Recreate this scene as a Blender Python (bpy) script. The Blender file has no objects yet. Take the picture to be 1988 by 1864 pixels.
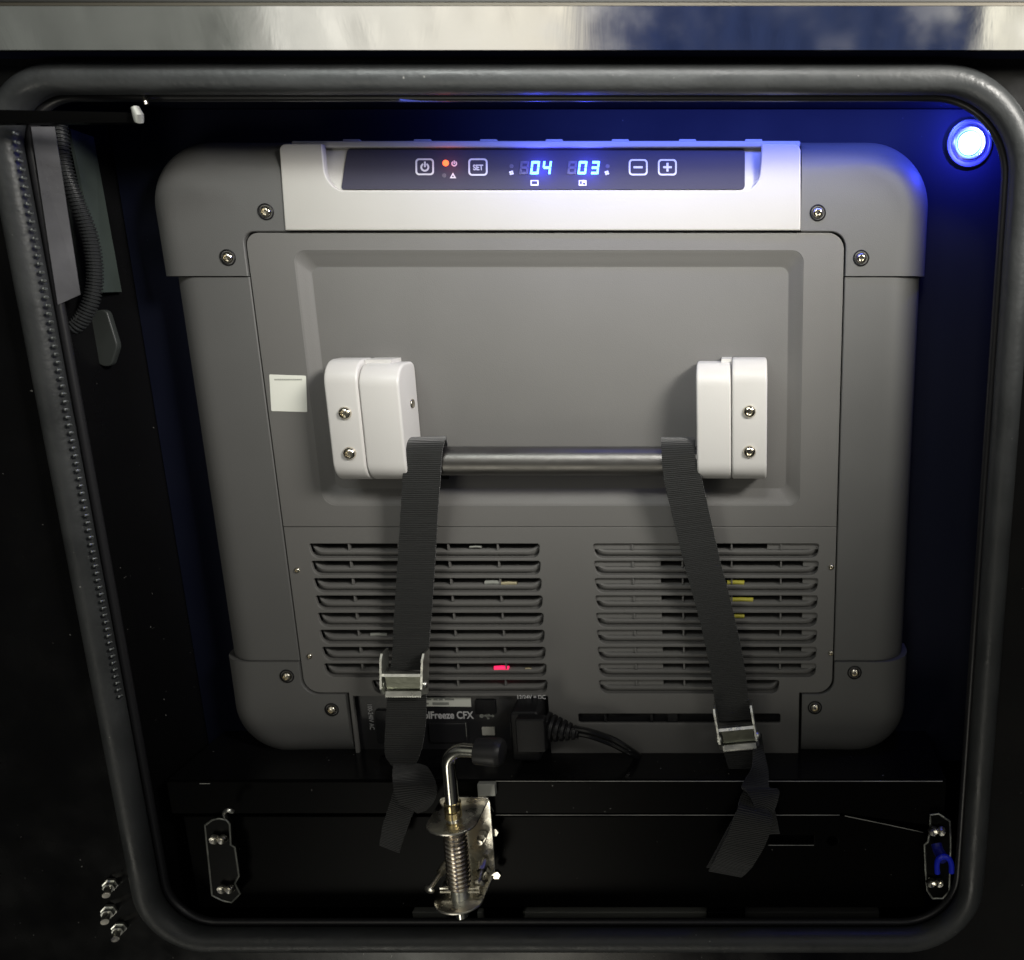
import bpy, bmesh, math, random
from mathutils import Vector
random.seed(7)
S = bpy.context.scene
C = S.collection
# ---------------------------------------------------------------- camera
F, PU, PV, TH, D0 = 1600.0, 1440.0, 932.0, math.radians(13.0), 0.61
cd = bpy.data.cameras.new('camera'); cam = bpy.data.objects.new('camera', cd); C.objects.link(cam)
cam.location = (0, -D0, 0); cam.rotation_euler = (math.radians(90) - TH, 0, 0)
cd.sensor_width = 36; cd.lens = 36 * F / 1988; cd.shift_x = -(PU - 994) / 1988
cd.clip_start = 0.01; cd.clip_end = 30
cd.dof.use_dof = True; cd.dof.focus_distance = 0.60; cd.dof.aperture_fstop = 7.0
S.camera = cam
S.view_settings.view_transform = 'Standard'; S.view_settings.look = 'None'
S.view_settings.exposure = 0; S.view_settings.gamma = 1
# ---------------------------------------------------------------- world: dim indoor surroundings behind the viewer
w = bpy.data.worlds.new('World'); S.world = w; w.use_nodes = True
nt = w.node_tree; N = nt.nodes; L = nt.links
bg = N['Background']
tc = N.new('ShaderNodeTexCoord'); sp = N.new('ShaderNodeSeparateXYZ'); L.new(tc.outputs['Generated'], sp.inputs[0])
def wm(op, a, b=None, c=None, clamp=False):
    n = N.new('ShaderNodeMath'); n.operation = op; n.use_clamp = clamp
    for i, x in enumerate((a, b, c)):
        if x is None: continue
        if isinstance(x, (int, float)): n.inputs[i].default_value = x
        else: L.new(x, n.inputs[i])
    return n.outputs[0]
ny = wm('MULTIPLY', sp.outputs['Y'], -1)
az = wm('ARCTAN2', sp.outputs['X'], ny)          # 0 = straight behind the viewer, + = right
el = wm('ARCSINE', sp.outputs['Z'])
mr = N.new('ShaderNodeMapRange'); mr.inputs[1].default_value = -1.2; mr.inputs[2].default_value = 1.2; L.new(az, mr.inputs[0])
cr = N.new('ShaderNodeValToRGB'); L.new(mr.outputs[0], cr.inputs[0])
def azp(deg): return (math.radians(deg) + 1.2) / 2.4
els = cr.color_ramp.elements
stops = [(-68, (.05, .05, .05)), (-40, (.13, .135, .12)), (-29, (.2, .205, .18)), (-26.8, (.86, .84, .75)), (-18, (.98,.93,.80)), (-10.5, (1.0, .93, .77)), (-9.3, (.03, .045, .12)), (14.3, (.035, .05, .11)), (15.3, (1.0, .95, .78)), (30, (.5, .5, .45)), (60, (.05, .05, .06))]
els[0].position = azp(stops[0][0]); els[0].color = (*stops[0][1], 1)
els[1].position = azp(stops[-1][0]); els[1].color = (*stops[-1][1], 1)
for d, c in stops[1:-1]:
    e = els.new(azp(d)); e.color = (*c, 1)
wv = N.new('ShaderNodeTexWave'); wv.inputs['Scale'].default_value = 9; wv.inputs['Distortion'].default_value = 3
L.new(tc.outputs['Generated'], wv.inputs['Vector'])
wr = wm('MULTIPLY_ADD', wv.outputs['Fac'], .35, .75)
e1 = wm('MINIMUM', 1, wm('MULTIPLY', wm('SUBTRACT', el, math.radians(4)), 9))
e1 = wm('MAXIMUM', e1, .16)
def bump01(x, a, b, k): return wm('MULTIPLY', wm('MULTIPLY', wm('SUBTRACT', x, math.radians(a)), k, clamp=True), wm('MULTIPLY', wm('SUBTRACT', math.radians(b), x), k, clamp=True))
lowp = wm('MULTIPLY', bump01(az, -34, -10, 14), bump01(el, -54, -27, 14))      # bright low patch added for the latch metal to mirror
e2 = wm('MAXIMUM', wm('MINIMUM', wm('MULTIPLY', wm('SUBTRACT', math.radians(52), el), 4), 1), .08)
back = wm('GREATER_THAN', ny, 0.0)
stv = wm('MULTIPLY', wm('MULTIPLY', wm('MULTIPLY', e1, e2), wr), wm('MAXIMUM', back, .04))
L.new(cr.outputs[0], bg.inputs[0]); L.new(wm('MULTIPLY_ADD', lowp, 3.6, stv), bg.inputs[1])
# ---------------------------------------------------------------- lamps
def area(name, loc, target, sx, sy, power, col, spread=180):
    d = bpy.data.lights.new(name, 'AREA'); d.shape = 'RECTANGLE'; d.size = sx; d.size_y = sy
    d.energy = power; d.color = col; d.spread = math.radians(spread)
    o = bpy.data.objects.new(name, d); C.objects.link(o); o.location = loc
    o.rotation_euler = (Vector(target) - Vector(loc)).to_track_quat('-Z', 'Y').to_euler()
    return o
area('work_light_right', (0.56, -0.62, 0.42), (-.07, 0, .108), .26, .20, 1.36, (1, .965, .90), 43)
area('work_light_left', (-0.46, -0.72, 0.62), (-.16, 0, .15), .20, .14, .22, (.93, 1, .96), 40)
area('front_fill', (-0.14, -0.85, 0.66), (-.12, 0, .125), .36, .16, .36, (1, .98, .95), 36)  # weak frontal fill, added to even out the key light

# ---------------------------------------------------------------- helpers
CT, ST = math.cos(TH), math.sin(TH)
def W(u, v, Y=0.0):
    a = (u - PU) / F; b = -(v - PV) / F
    y = CT + b * ST; z = -ST + b * CT; k = (Y + D0) / y
    return Vector((a * k, Y, z * k))
def XZ(u, v, Y=0.0):
    p = W(u, v, Y); return (p.x, p.z)
def link_mesh(name, me, mat, parent=None, smooth=True, ang=35):
    o = bpy.data.objects.new(name, me); C.objects.link(o)
    if mat: me.materials.append(mat)
    if parent: o.parent = parent
    if smooth:
        for p in me.polygons: p.use_smooth = True
        try: me.set_sharp_from_angle(angle=math.radians(ang))
        except Exception: pass
    return o
def tag(o, label=None, cat=None, group=None, kind=None):
    for k, x in (('label', label), ('category', cat), ('group', group), ('kind', kind)):
        if x: o[k] = x
    return o
def thing(name, label, cat, group=None):
    o = bpy.data.objects.new(name, None); C.objects.link(o); o.empty_display_size = .01
    return tag(o, label, cat, group)
class MB:
    def __init__(s): s.v = []; s.f = []; s.uv = {}
    def add(s, vs, fs):
        n = len(s.v); s.v += [tuple(x) for x in vs]; s.f += [tuple(i + n for i in f) for f in fs]
    def mesh_of(s, me, M=None):
        s.add([(M @ x.co) if M else x.co for x in me.vertices], [tuple(p.vertices) for p in me.polygons])
    def box(s, a, b):
        x0, x1 = sorted((a[0], b[0])); y0, y1 = sorted((a[1], b[1])); z0, z1 = sorted((a[2], b[2]))
        s.add([(x0,y0,z0),(x1,y0,z0),(x1,y1,z0),(x0,y1,z0),(x0,y0,z1),(x1,y0,z1),(x1,y1,z1),(x0,y1,z1)],
              [(0,3,2,1),(4,5,6,7),(0,1,5,4),(1,2,6,5),(2,3,7,6),(3,0,4,7)])
    def prism(s, front, back):
        n = len(front); s.add(list(front) + list(back), [tuple(range(n)), tuple(range(2*n-1, n-1, -1))] + [((i+1)%n, i, n+i, n+(i+1)%n) for i in range(n)])
    def grid(s, rows, closed=False):
        m = len(rows[0]); vs = [p for r in rows for p in r]; fs = []
        for i in range(len(rows)-1):
            for j in range(m if closed else m-1):
                k = (j+1) % m
                fs.append((i*m+j, i*m+k, (i+1)*m+k, (i+1)*m+j))
        s.add(vs, fs)
    def tube(s, path, r, seg=14, cap=True, flat=None):
        P = [Vector(p) for p in path]; n = len(P)
        R = r if isinstance(r, (list, tuple)) else [r]*n
        t0 = (P[1]-P[0]).normalized(); up = Vector((0,0,1)) if abs(t0.z) < .9 else Vector((0,1,0))
        nr = t0.cross(up).normalized(); rows = []
        for i in range(n):
            t = (P[min(i+1,n-1)] - P[max(i-1,0)]).normalized()
            nr = (nr - t*nr.dot(t)).normalized(); bn = t.cross(nr)
            rows.append([P[i] + (nr*math.cos(q) + bn*math.sin(q))*R[i] for q in [2*math.pi*k/seg for k in range(seg)]])
        s.grid(rows, True)
        if cap:
            b = len(s.v) - n*seg
            s.f.append(tuple(b+k for k in reversed(range(seg)))); s.f.append(tuple(b+(n-1)*seg+k for k in range(seg)))
    def closed_tube(s, path, r, seg=16, prof=None):
        P = [Vector(p) for p in path]; n = len(P); rows = []
        for i in range(n):
            t = (P[(i+1)%n] - P[i-1]).normalized(); a = Vector((0,1,0)); b = t.cross(a).normalized()
            rows.append([P[i] + (a*math.cos(q)+b*math.sin(q))*r for q in [2*math.pi*k/seg for k in range(seg)]])
        rows.append(rows[0]); s.grid(rows, True)
    def lathe(s, c, axis, prof, seg=20):
        c = Vector(c); ax = Vector(axis).normalized(); a = ax.orthogonal().normalized(); b = ax.cross(a)
        s.grid([[c + ax*h + (a*math.cos(q)+b*math.sin(q))*rr for q in [2*math.pi*k/seg for k in range(seg)]] for h, rr in prof], True)
    def build(s, name, mat, parent=None, smooth=True, ang=35, recalc=True):
        me = bpy.data.meshes.new(name); me.from_pydata(s.v, [], s.f); me.update()
        if recalc:
            bm = bmesh.new(); bm.from_mesh(me); bmesh.ops.remove_doubles(bm, verts=bm.verts, dist=1e-7)
            bmesh.ops.recalc_face_normals(bm, faces=bm.faces); bm.to_mesh(me); bm.free()
        return link_mesh(name, me, mat, parent, smooth, ang)
def rpoly(pts, n=8):
    """pts: (x,z,r) -> rounded corner polygon"""
    out = []; m = len(pts)
    for i in range(m):
        p = Vector(pts[i][:2]); r = pts[i][2] if len(pts[i]) > 2 else 0
        if r <= 0: out.append(tuple(p)); continue
        a = (Vector(pts[i-1][:2]) - p); b = (Vector(pts[(i+1)%m][:2]) - p)
        la, lb = a.length, b.length; a.normalize(); b.normalize()
        half = math.acos(max(-1, min(1, a.dot(b))))/2
        d = min(r/math.tan(half), la*.49, lb*.49); r = d*math.tan(half)
        c = p + (a+b).normalized()*(r/math.sin(half))
        s, e = p + a*d - c, p + b*d - c
        a0 = math.atan2(s.y, s.x); a1 = math.atan2(e.y, e.x); da = (a1-a0+math.pi) % (2*math.pi) - math.pi
        for k in range(n+1): q = a0 + da*k/n; out.append((c.x + r*math.cos(q), c.y + r*math.sin(q)))
    return out
def sarea(p): return sum(p[i-1][0]*p[i][1]-p[i][0]*p[i-1][1] for i in range(len(p)))/2
def platemesh(outline, holes=(), e=.001, b=.0005, res=2):
    cu = bpy.data.curves.new('c', 'CURVE'); cu.dimensions = '2D'; cu.fill_mode = 'BOTH'
    cu.extrude = e; cu.bevel_depth = b; cu.bevel_resolution = res; cu.offset = -b
    for k, poly in enumerate([outline] + list(holes)):
        p = list(poly)
        if (sarea(p) < 0) == (k == 0): p.reverse()
        s = cu.splines.new('POLY'); s.points.add(len(p)-1)
        for i, q in enumerate(p): s.points[i].co = (q[0], q[1], 0, 1)
        s.use_cyclic_u = True
    o = bpy.data.objects.new('c', cu); C.objects.link(o)
    me = bpy.data.meshes.new_from_object(o, depsgraph=bpy.context.evaluated_depsgraph_get())
    bpy.data.objects.remove(o); bpy.data.curves.remove(cu); me.materials.clear()
    return me
def plate_into(mb, outline, y0, holes=(), e=.001, b=.0005, yfun=None, res=2):
    me = platemesh(outline, holes, e, b, res); yc = y0 + e + b
    for v in me.vertices:
        x, y, z = v.co; v.co = (x, yc - z + (yfun(y) if yfun else 0), y)
    mb.mesh_of(me); bpy.data.meshes.remove(me)
def plate(name, outline, y0, mat, parent=None, holes=(), e=.001, b=.0005, yfun=None, res=2):
    mb = MB(); plate_into(mb, outline, y0, holes, e, b, yfun, res); return flatfront(mb.build(name, mat, parent, recalc=False))
def flatfront(o):
    for p in o.data.polygons:
        if abs(p.normal.y) > .9995: p.use_smooth = False
    return o
def px(pts, Y=0.0): return [(*XZ(p[0], p[1], Y), *(p[2:3])) for p in pts]
def rect(x0, z0, x1, z1, r=0): return rpoly([(x0,z0,r),(x1,z0,r),(x1,z1,r),(x0,z1,r)])
def crom(pts, n=8, closed=False):
    P = [Vector(p) for p in pts]; out = []; m = len(P)
    for i in range(m if closed else m-1):
        if closed: a, b, c, d = P[i-1], P[i], P[(i+1)%m], P[(i+2)%m]
        else: a, b, c, d = P[max(i-1,0)], P[i], P[i+1], P[min(i+2,m-1)]
        for k in range(n):
            t = k/n; out.append(.5*((2*b)+(c-a)*t+(2*a-5*b+4*c-d)*t*t+(3*b-a-3*c+d)*t**3))
    if not closed: out.append(P[-1])
    return out
# ---------------------------------------------------------------- materials
def mat(name, col, rough=.5, metal=0, bump=0, bscale=400, var=0, vscale=12, spec=.5, coat=0, emit=None, estr=0, rvar=0, coat_rough=.05, dust=0):
    m = bpy.data.materials.new(name); m.use_nodes = True; n = m.node_tree.nodes; l = m.node_tree.links; b = n['Principled BSDF']
    b.inputs['Base Color'].default_value = (*col, 1); b.inputs['Roughness'].default_value = rough; b.inputs['Metallic'].default_value = metal
    b.inputs['Specular IOR Level'].default_value = spec; b.inputs['Coat Weight'].default_value = coat; b.inputs['Coat Roughness'].default_value = coat_rough
    if emit: b.inputs['Emission Color'].default_value = (*emit, 1); b.inputs['Emission Strength'].default_value = estr
    t = n.new('ShaderNodeTexCoord')
    if var or rvar:
        z = n.new('ShaderNodeTexNoise'); z.inputs['Scale'].default_value = vscale; z.inputs['Detail'].default_value = 6; l.new(t.outputs['Object'], z.inputs['Vector'])
        if var:
            mx = n.new('ShaderNodeMix'); mx.data_type = 'RGBA'; l.new(z.outputs['Fac'], mx.inputs[0])
            mx.inputs[6].default_value = (*[max(0, c*(1-var)) for c in col], 1); mx.inputs[7].default_value = (*[c*(1+var) for c in col], 1)
            l.new(mx.outputs[2], b.inputs['Base Color'])
        if rvar:
            r = n.new('ShaderNodeMapRange'); r.inputs[1].default_value = .3; r.inputs[2].default_value = .7
            r.inputs[3].default_value = max(.02, rough-rvar); r.inputs[4].default_value = min(1, rough+rvar); l.new(z.outputs['Fac'], r.inputs[0]); l.new(r.outputs[0], b.inputs['Roughness'])
    if dust:      # settled lint and dust grains
        z = n.new('ShaderNodeTexNoise'); z.inputs['Scale'].default_value = 260; z.inputs['Detail'].default_value = 1; l.new(t.outputs['Object'], z.inputs['Vector'])
        r = n.new('ShaderNodeMapRange'); r.inputs[1].default_value = .79; r.inputs[2].default_value = .84; r.inputs[4].default_value = .7; l.new(z.outputs['Fac'], r.inputs[0])
        mx = n.new('ShaderNodeMix'); mx.data_type = 'RGBA'; l.new(r.outputs[0], mx.inputs[0]); mx.inputs[7].default_value = (.35,.35,.33,1)
        if b.inputs['Base Color'].is_linked: l.new(b.inputs['Base Color'].links[0].from_socket, mx.inputs[6])
        else: mx.inputs[6].default_value = (*col, 1)
        l.new(mx.outputs[2], b.inputs['Base Color'])
    if bump:
        z = n.new('ShaderNodeTexNoise'); z.inputs['Scale'].default_value = bscale; z.inputs['Detail'].default_value = 4; l.new(t.outputs['Object'], z.inputs['Vector'])
        q = n.new('ShaderNodeBump'); q.inputs['Strength'].default_value = bump; q.inputs['Distance'].default_value = .0006; l.new(z.outputs['Fac'], q.inputs['Height']); l.new(q.outputs[0], b.inputs['Normal'])
    return m
M = dict(
 grey=mat('charcoal_plastic', (.130,.1275,.1215), .5, bump=.22, bscale=1500, var=.08, vscale=9, rvar=.06, spec=.4),
 guard=mat('guard_plastic', (.102,.102,.099), .52, bump=.22, bscale=1500, var=.08, vscale=14, rvar=.06, spec=.4),
 white=mat('white_plastic', (.38,.372,.348), .42, bump=.08, bscale=900, var=.02, vscale=20, rvar=.05),
 white2=mat('handle_plastic', (.56,.55,.53), .38, bump=.08, bscale=900, var=.03, vscale=25, rvar=.05),
 screen=mat('display_film', (.036,.035,.052), .6, bump=.1, bscale=1200, spec=.15),
 ink=mat('grey_print', (.50,.50,.51), .6),
 ghost=mat('unlit_segment', (.06,.055,.075), .4),
 steel=mat('screw_steel', (.72,.67,.56), .18, 1, bump=.3, bscale=700, rvar=.08, vscale=300),
 zinc=mat('zinc_steel', (.84,.81,.72), .28, 1, bump=.35, bscale=260, var=.12, vscale=90, rvar=.14),
 chrome=mat('buckle_steel', (.85,.86,.80), .34, 1, bump=.3, bscale=300, rvar=.1, vscale=90),
 bar=mat('brushed_tube', (.19,.185,.175), .42, 1, bump=.1, bscale=600, rvar=.05, vscale=60),
 rubber=mat('seal_rubber', (.045,.048,.049), .44, dust=1, bump=.6, bscale=220, var=.35, vscale=30, rvar=.12),
 black=mat('black_paint', (.005,.005,.0055), .22, dust=1, bump=.12, bscale=60, spec=.3, coat=0, rvar=.1, vscale=20),
 inner=mat('inner_paint', (.004,.0055,.016), .6, spec=.2, dust=1, bump=.2, bscale=80, rvar=.08, vscale=14),
 dark=mat('dark_plastic', (.009,.009,.010), .45, spec=.25, bump=.25, bscale=800),
 dark2=mat('port_panel', (.016,.016,.018), .3, bump=.15, bscale=800),
 void=mat('inner_void', (.003,.003,.003), .8),
 paper=mat('label_paper', (.72,.73,.66), .6, bump=.1, var=.03),
 text=mat('print_white', (.6,.6,.6), .6),
 textg=mat('print_grey', (.28,.29,.26), .6),
 knob=mat('knob_rubber', (.022,.022,.022), .42, bump=.2, bscale=700),
 blue=mat('blue_vinyl', (.012,.03,.75), .3),
 yellow=mat('yellow_wire', (.42,.38,.04), .5),
 copper=mat('solder', (.5,.45,.3), .4, 1),
 alu=mat('aluminium', (.5,.51,.47), .5, .4, bump=.2, bscale=200, var=.15),
 glow=mat('blue_segment', (.1,.2,.6), .4, emit=(.06,.22,1), estr=8),
 redglow=mat('red_led', (.6,.05,.02), .4, emit=(1,.13,.03), estr=2.6),
 redin=mat('red_led_inside', (.6,.02,.05), .4, emit=(1,.02,.12), estr=1.2),
 ledw=mat('button_led', (.3,.5,1), .4, emit=(.22,.5,1), estr=7),
 grate=mat('grey_plate', (.11,.115,.12), .3, .5, bump=.5, bscale=70, var=.5, vscale=30, rvar=.15),
 loom=mat('loom_plastic', (.03,.032,.033), .3),
)
def strapmat():
    m = bpy.data.materials.new('black_webbing'); m.use_nodes = True; n = m.node_tree.nodes; l = m.node_tree.links; b = n['Principled BSDF']
    b.inputs['Roughness'].default_value = .6; b.inputs['Sheen Weight'].default_value = .25; b.inputs['Specular IOR Level'].default_value = .35
    uv = n.new('ShaderNodeUVMap'); mp = n.new('ShaderNodeMapping'); l.new(uv.outputs[0], mp.inputs[0])
    wv = n.new('ShaderNodeTexWave'); wv.bands_direction = 'Y'; wv.inputs['Scale'].default_value = 1.0; wv.inputs['Distortion'].default_value = 1.6; wv.inputs['Detail Scale'].default_value = 2.5
    mp.inputs['Scale'].default_value = (.3, 6.2, 1)
    l.new(mp.outputs[0], wv.inputs['Vector'])
    bp = n.new('ShaderNodeBump'); bp.inputs['Strength'].default_value = .9; bp.inputs['Distance'].default_value = .0006; l.new(wv.outputs['Fac'], bp.inputs['Height']); l.new(bp.outputs[0], b.inputs['Normal'])
    nz = n.new('ShaderNodeTexNoise'); nz.inputs['Scale'].default_value = 60
    mx = n.new('ShaderNodeMix'); mx.data_type = 'RGBA'; mx.inputs[6].default_value = (.006,.0065,.006,1); mx.inputs[7].default_value = (.014,.015,.014,1)
    ma = n.new('ShaderNodeMath'); ma.operation = 'MULTIPLY_ADD'; ma.inputs[1].default_value = .5; l.new(nz.outputs['Fac'], ma.inputs[0])
    m2 = n.new('ShaderNodeMath'); m2.operation = 'MULTIPLY'; m2.inputs[1].default_value = .45; l.new(wv.outputs['Fac'], m2.inputs[0]); l.new(m2.outputs[0], ma.inputs[2])
    l.new(ma.outputs[0], mx.inputs[0]); l.new(mx.outputs[2], b.inputs['Base Color'])
    return m
M['strap'] = strapmat()
# polished trim that mirrors the room: wavy, smeared metal
def trimmat():
    m = mat('polished_trim', (.86,.86,.86), .10, 1)
    n = m.node_tree.nodes; l = m.node_tree.links; b = n['Principled BSDF']
    t = n.new('ShaderNodeTexCoord'); mp = n.new('ShaderNodeMapping'); mp.inputs['Scale'].default_value = (1,1,.35); l.new(t.outputs['Object'], mp.inputs[0])
    z = n.new('ShaderNodeTexNoise'); z.inputs['Scale'].default_value = 22; z.inputs['Detail'].default_value = 5; z.inputs['Roughness'].default_value = .6; z.inputs['Distortion'].default_value = .8
    l.new(mp.outputs[0], z.inputs['Vector'])
    q = n.new('ShaderNodeBump'); q.inputs['Strength'].default_value = .11; q.inputs['Distance'].default_value = .0005; l.new(z.outputs['Fac'], q.inputs['Height']); l.new(q.outputs[0], b.inputs['Normal'])
    z2 = n.new('ShaderNodeTexNoise'); z2.inputs['Scale'].default_value = 35; z2.inputs['Detail'].default_value = 6; l.new(t.outputs['Object'], z2.inputs['Vector'])
    r = n.new('ShaderNodeMapRange'); r.inputs[1].default_value=.35; r.inputs[2].default_value=.7; r.inputs[3].default_value=.04; r.inputs[4].default_value=.14; l.new(z2.outputs['Fac'], r.inputs[0]); l.new(r.outputs[0], b.inputs['Roughness'])
    return m
M['trim'] = trimmat()
def struct(o): o['kind'] = 'structure'; return o

# ================================================================= THE COMPARTMENT
YS = -0.055                      # plane of the opening
# outline of the seal centre line, world coordinates on plane YS
sl = W(118, 850, YS).x; sr = W(1946, 900, YS).x; st_ = W(900, 153, YS).z; sb = W(900, 1824, YS).z
def seal_path(off=0, n=14):
    return rpoly([(sl-off, st_+off, .042+off), (sr+off, st_+off, .058+off), (sr+off, sb-off, .052+off), (sl-off, sb-off, .046+off)], n)
def densify(p, step=.02):
    out = []
    for i in range(len(p)):
        a = Vector(p[i-1]); b = Vector(p[i]); k = max(1, int((b-a).length/step))
        for j in range(k): out.append(a + (b-a)*(j/k))
    return out
sp_ = densify(seal_path())
seal = thing('door_seal', 'black rubber seal with rounded corners running all round the compartment opening', 'door seal')
mb = MB(); mb.closed_tube([(p.x, YS, p.y) for p in sp_], .0092, 18); mb.build('seal_bulb', M['rubber'], seal)
mb = MB(); mb.closed_tube([(p.x, YS+.009, p.y) for p in densify(seal_path(-.0085))], .0030, 12); mb.build('seal_lip', mat('lip_rubber', (.02,.02,.022), .34), seal)
# outer body panel with the opening
plate('body_panel', rect(-1.2, -1.0, .9, st_+.021), YS+.006, M['black'], holes=[seal_path(-.004)], e=.002, b=.001)['kind'] = 'structure'
# clip teeth along the inner left edge of the seal
mb = MB(); z = W(100, 262, YS).z; zb = W(100, 1345, YS).z; n = 74
for i in range(n):
    zz = z + (zb-z)*i/(n-1); x = sl + .0118
    mb.lathe((x+random.uniform(-.0003,.0003), YS-.005, zz), (0,-1,.2), [(-.001,.0014),(.0008,.0013),(.0016,.0009),(.0018,.0001)], 8)
mb.build('seal_teeth', mat('tooth_steel', (.45,.48,.48), .3, 1), seal)
# inner box
zt = W(900, 150, YS).z; zf = -0.535; xl = sl+.002; xr = sr+.016
def slab(name, a, b, m): mb = MB(); mb.box(a, b); return struct(mb.build(name, m, smooth=False))
slab('ceiling', (xl-.02, YS+.012, zt), (xr+.02, 1.0, zt+.01), M['inner'])
slab('floor', (xl-.02, YS+.012, zf-.01), (xr+.02, 1.0, zf), M['black'])
slab('wall_left', (xl-.012, YS+.012, zf), (xl, 1.0, zt), M['black'])
slab('wall_right', (xr, YS+.012, zf), (xr+.012, 1.0, zt), M['inner'])
slab('wall_back', (xl, 1.0, zf), (xr, 1.01, zt), M['black'])
# front facing partition round the fridge
YP = .035
fx0, fx1 = W(395, 540, YP).x, W(1730, 540, YP).x; fz1 = W(900, 330, YP).z
plate('partition_panel', rect(xl+.0005, -.40, xr-.0005, zt-.0005), YP, M['inner'], holes=[rect(fx0, -.36, fx1, fz1, .05)], e=.002, b=.0005)['kind'] = 'structure'
# top: polished trim strip and dark step under it
def strip(name, v0, v1, y0, y1, m, th=.004, u0=-400, u1=2300):
    a = W(1000, v0, y0).z; b = W(1000, v1, y1).z; mb = MB(); x0, x1 = -.95, .55
    n = 60; rows = []
    for i in range(n+1):
        x = x0+(x1-x0)*i/n
        rows.append([Vector((x, y1+th, b)), Vector((x, y1, b)), Vector((x, y0, a)), Vector((x, y0+th, a))])
    mb.grid(rows, True)
    return mb.build(name, m, smooth=False)
tr = thing('trim_strip', 'polished reflective metal strip across the top of the opening', 'trim strip')
o = strip('strip_face', 12, 97, -.0752, -.0750, M['trim']); o.parent = tr
o = strip('strip_edge', 5, 11, -.0745, -.0745, mat('edge_metal', (.10,.09,.07), .4, .5)); o.parent = tr
slab('header_step', (-1.2, -.070, st_+.0215), (.9, -.04, W(900, 96, -.070).z), mat('header_paint', (.008,.010,.035), .35))
slab('header_panel', (-1.2, -.0742, W(900, 4.5, -.0742).z+.0003), (.9, -.03, .5), mat('header_upper', (.03,.03,.027), .5))

# ================================================================= THE FRIDGE
fr = thing('portable_fridge', 'grey portable fridge with white control panel and white-ended carry handle, inside the black compartment', 'fridge')
R = .026
def loft(inner, outer, y_in=0.0, depth=.10, R=R, name='x', m=None, parent=None, drop=.004, steps=18, dens=True):
    """inner, outer: equal-length lists of (x,z); the surface turns back towards the outer edge with radius R"""
    rows = []
    for a, b in zip(inner, outer):
        a = Vector(a); b = Vector(b); Ln = (b-a).length; row = [Vector((a.x, y_in+drop, a.y)), Vector((a.x, y_in+.0006, a.y))]
        d = (b-a)/Ln
        k0 = a + d*.0007; row.append(Vector((k0.x, y_in, k0.y)))
        for k in range(steps+1):
            t = k/steps; s = .0007 + (Ln-.0007)*(1-(1-t)**1.7); rem = Ln - s
            y = 0 if rem >= R else R - math.sqrt(max(0, R*R-(R-rem)**2))
            p = a + d*s; row.append(Vector((p.x, y_in+y, p.y)))
        p = b; row.append(Vector((p.x, y_in+R+depth, p.y)))
        rows.append(row)
    mb = MB(); mb.grid(rows)
    # end walls
    for r in (rows[0], rows[-1]):
        n = len(r); back = [Vector((q.x, y_in+R+depth, q.z)) for q in r]
        mb.grid([r, back])
    return mb.build(name, m, parent)
def screw(name, u, v, Y, r, parent, m='steel', well=True):
    c = W(u, v, Y); mb = MB()
    mb.lathe(c, (0,-1,0), [(-.001, r*.82),(r*.15, r*.82),(r*.38, r*.66),(r*.48, r*.42),(r*.30, r*.36),(r*.12, r*.30),(r*.10, .00001)], 20)
    o = mb.build(name, M[m], parent, ang=50)
    if well:
        wl = MB(); wl.lathe(c, (0,-1,0), [(-.0005, r*1.22),(.0005, r*1.18),(.0008, r*1.08),(.0002, r*.98),(-.0008, r*.95)], 24)
        wo = wl.build('screw_well', M['dark'], o)
        wo.parent = parent
    return o
def resample(pts, n):
    P = [Vector(p) for p in pts]; L_ = [0]
    for i in range(1, len(P)): L_.append(L_[-1] + (P[i]-P[i-1]).length)
    out = []
    for k in range(n):
        t = L_[-1]*k/(n-1); i = 1
        while i < len(P)-1 and L_[i] < t: i += 1
        f = (t-L_[i-1])/max(1e-9, L_[i]-L_[i-1]); out.append(tuple(P[i-1]+(P[i]-P[i-1])*f))
    return out
def arc_open(pts, n=10):
    """rounded polyline, open"""
    cl = rpoly(pts, n); return cl
YR = R*.8
# key world coordinates
XGL = W(325, 500, YR).x; XGR = W(1797, 500, YR).x          # guard silhouettes
XSL = W(352, 545, YR).x; XSR = W(1786, 545, YR).x          # side panel silhouettes
ZT = W(1000, 272, .012).z; ZB = W(1000, 1463, .012).z
XFL = W(487, 540).x; XFR = W(1637, 540).x                  # front panel seams
ZG1 = W(1000, 536).z; ZG2 = W(1000, 1284).z                # guard / side panel joints
ZI1 = W(1000, 450).z; ZI2 = W(1000, 1347).z
XTL = W(543, 285).x; XTR = W(1555, 285).x; XBL = W(683, 1400).x; XBR = W(1551, 1400).x
# body core so nothing is hollow
mb = MB(); mb.box((XSL+.012, .034, ZB+.016), (XSR-.012, .86, ZT-.016)); body = mb.build('body', M['guard'], fr)
G = .0007
def corner(xo, zo, xi_far, zi_far, xin, zin, rin, rout, name='corner_guard'):
    """xo,zo outer corner; (xi_far) x where guard ends on the top/bottom edge; zi_far z where it ends on the side; (xin,zin) inner step corner"""
    inner = rpoly([(xi_far, zo*0+zin, 0), (xin, zin, rin), (xin, zi_far, 0)], 8)
    # rpoly closes the polygon; corner rounding uses neighbours correctly for the middle point
    sx = 1 if xo > xin else -1; sz = 1 if zo > zin else -1
    outer = rpoly([(xi_far, zo, 0), (xo, zo, rout), (xo, zi_far, 0)], 16)
    n = 44
    return inner, outer, n
def guard(xo, zo, xf, zf_, xin, zin, rin, rout):
    inner, outer, n = corner(xo, zo, xf, zf_, xin, zin, rin, rout)
    a = resample(inner, n); b = resample(outer, n)
    return loft(a, b, -.0015, .10, R, 'corner_guard', M['guard'], fr)
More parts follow.
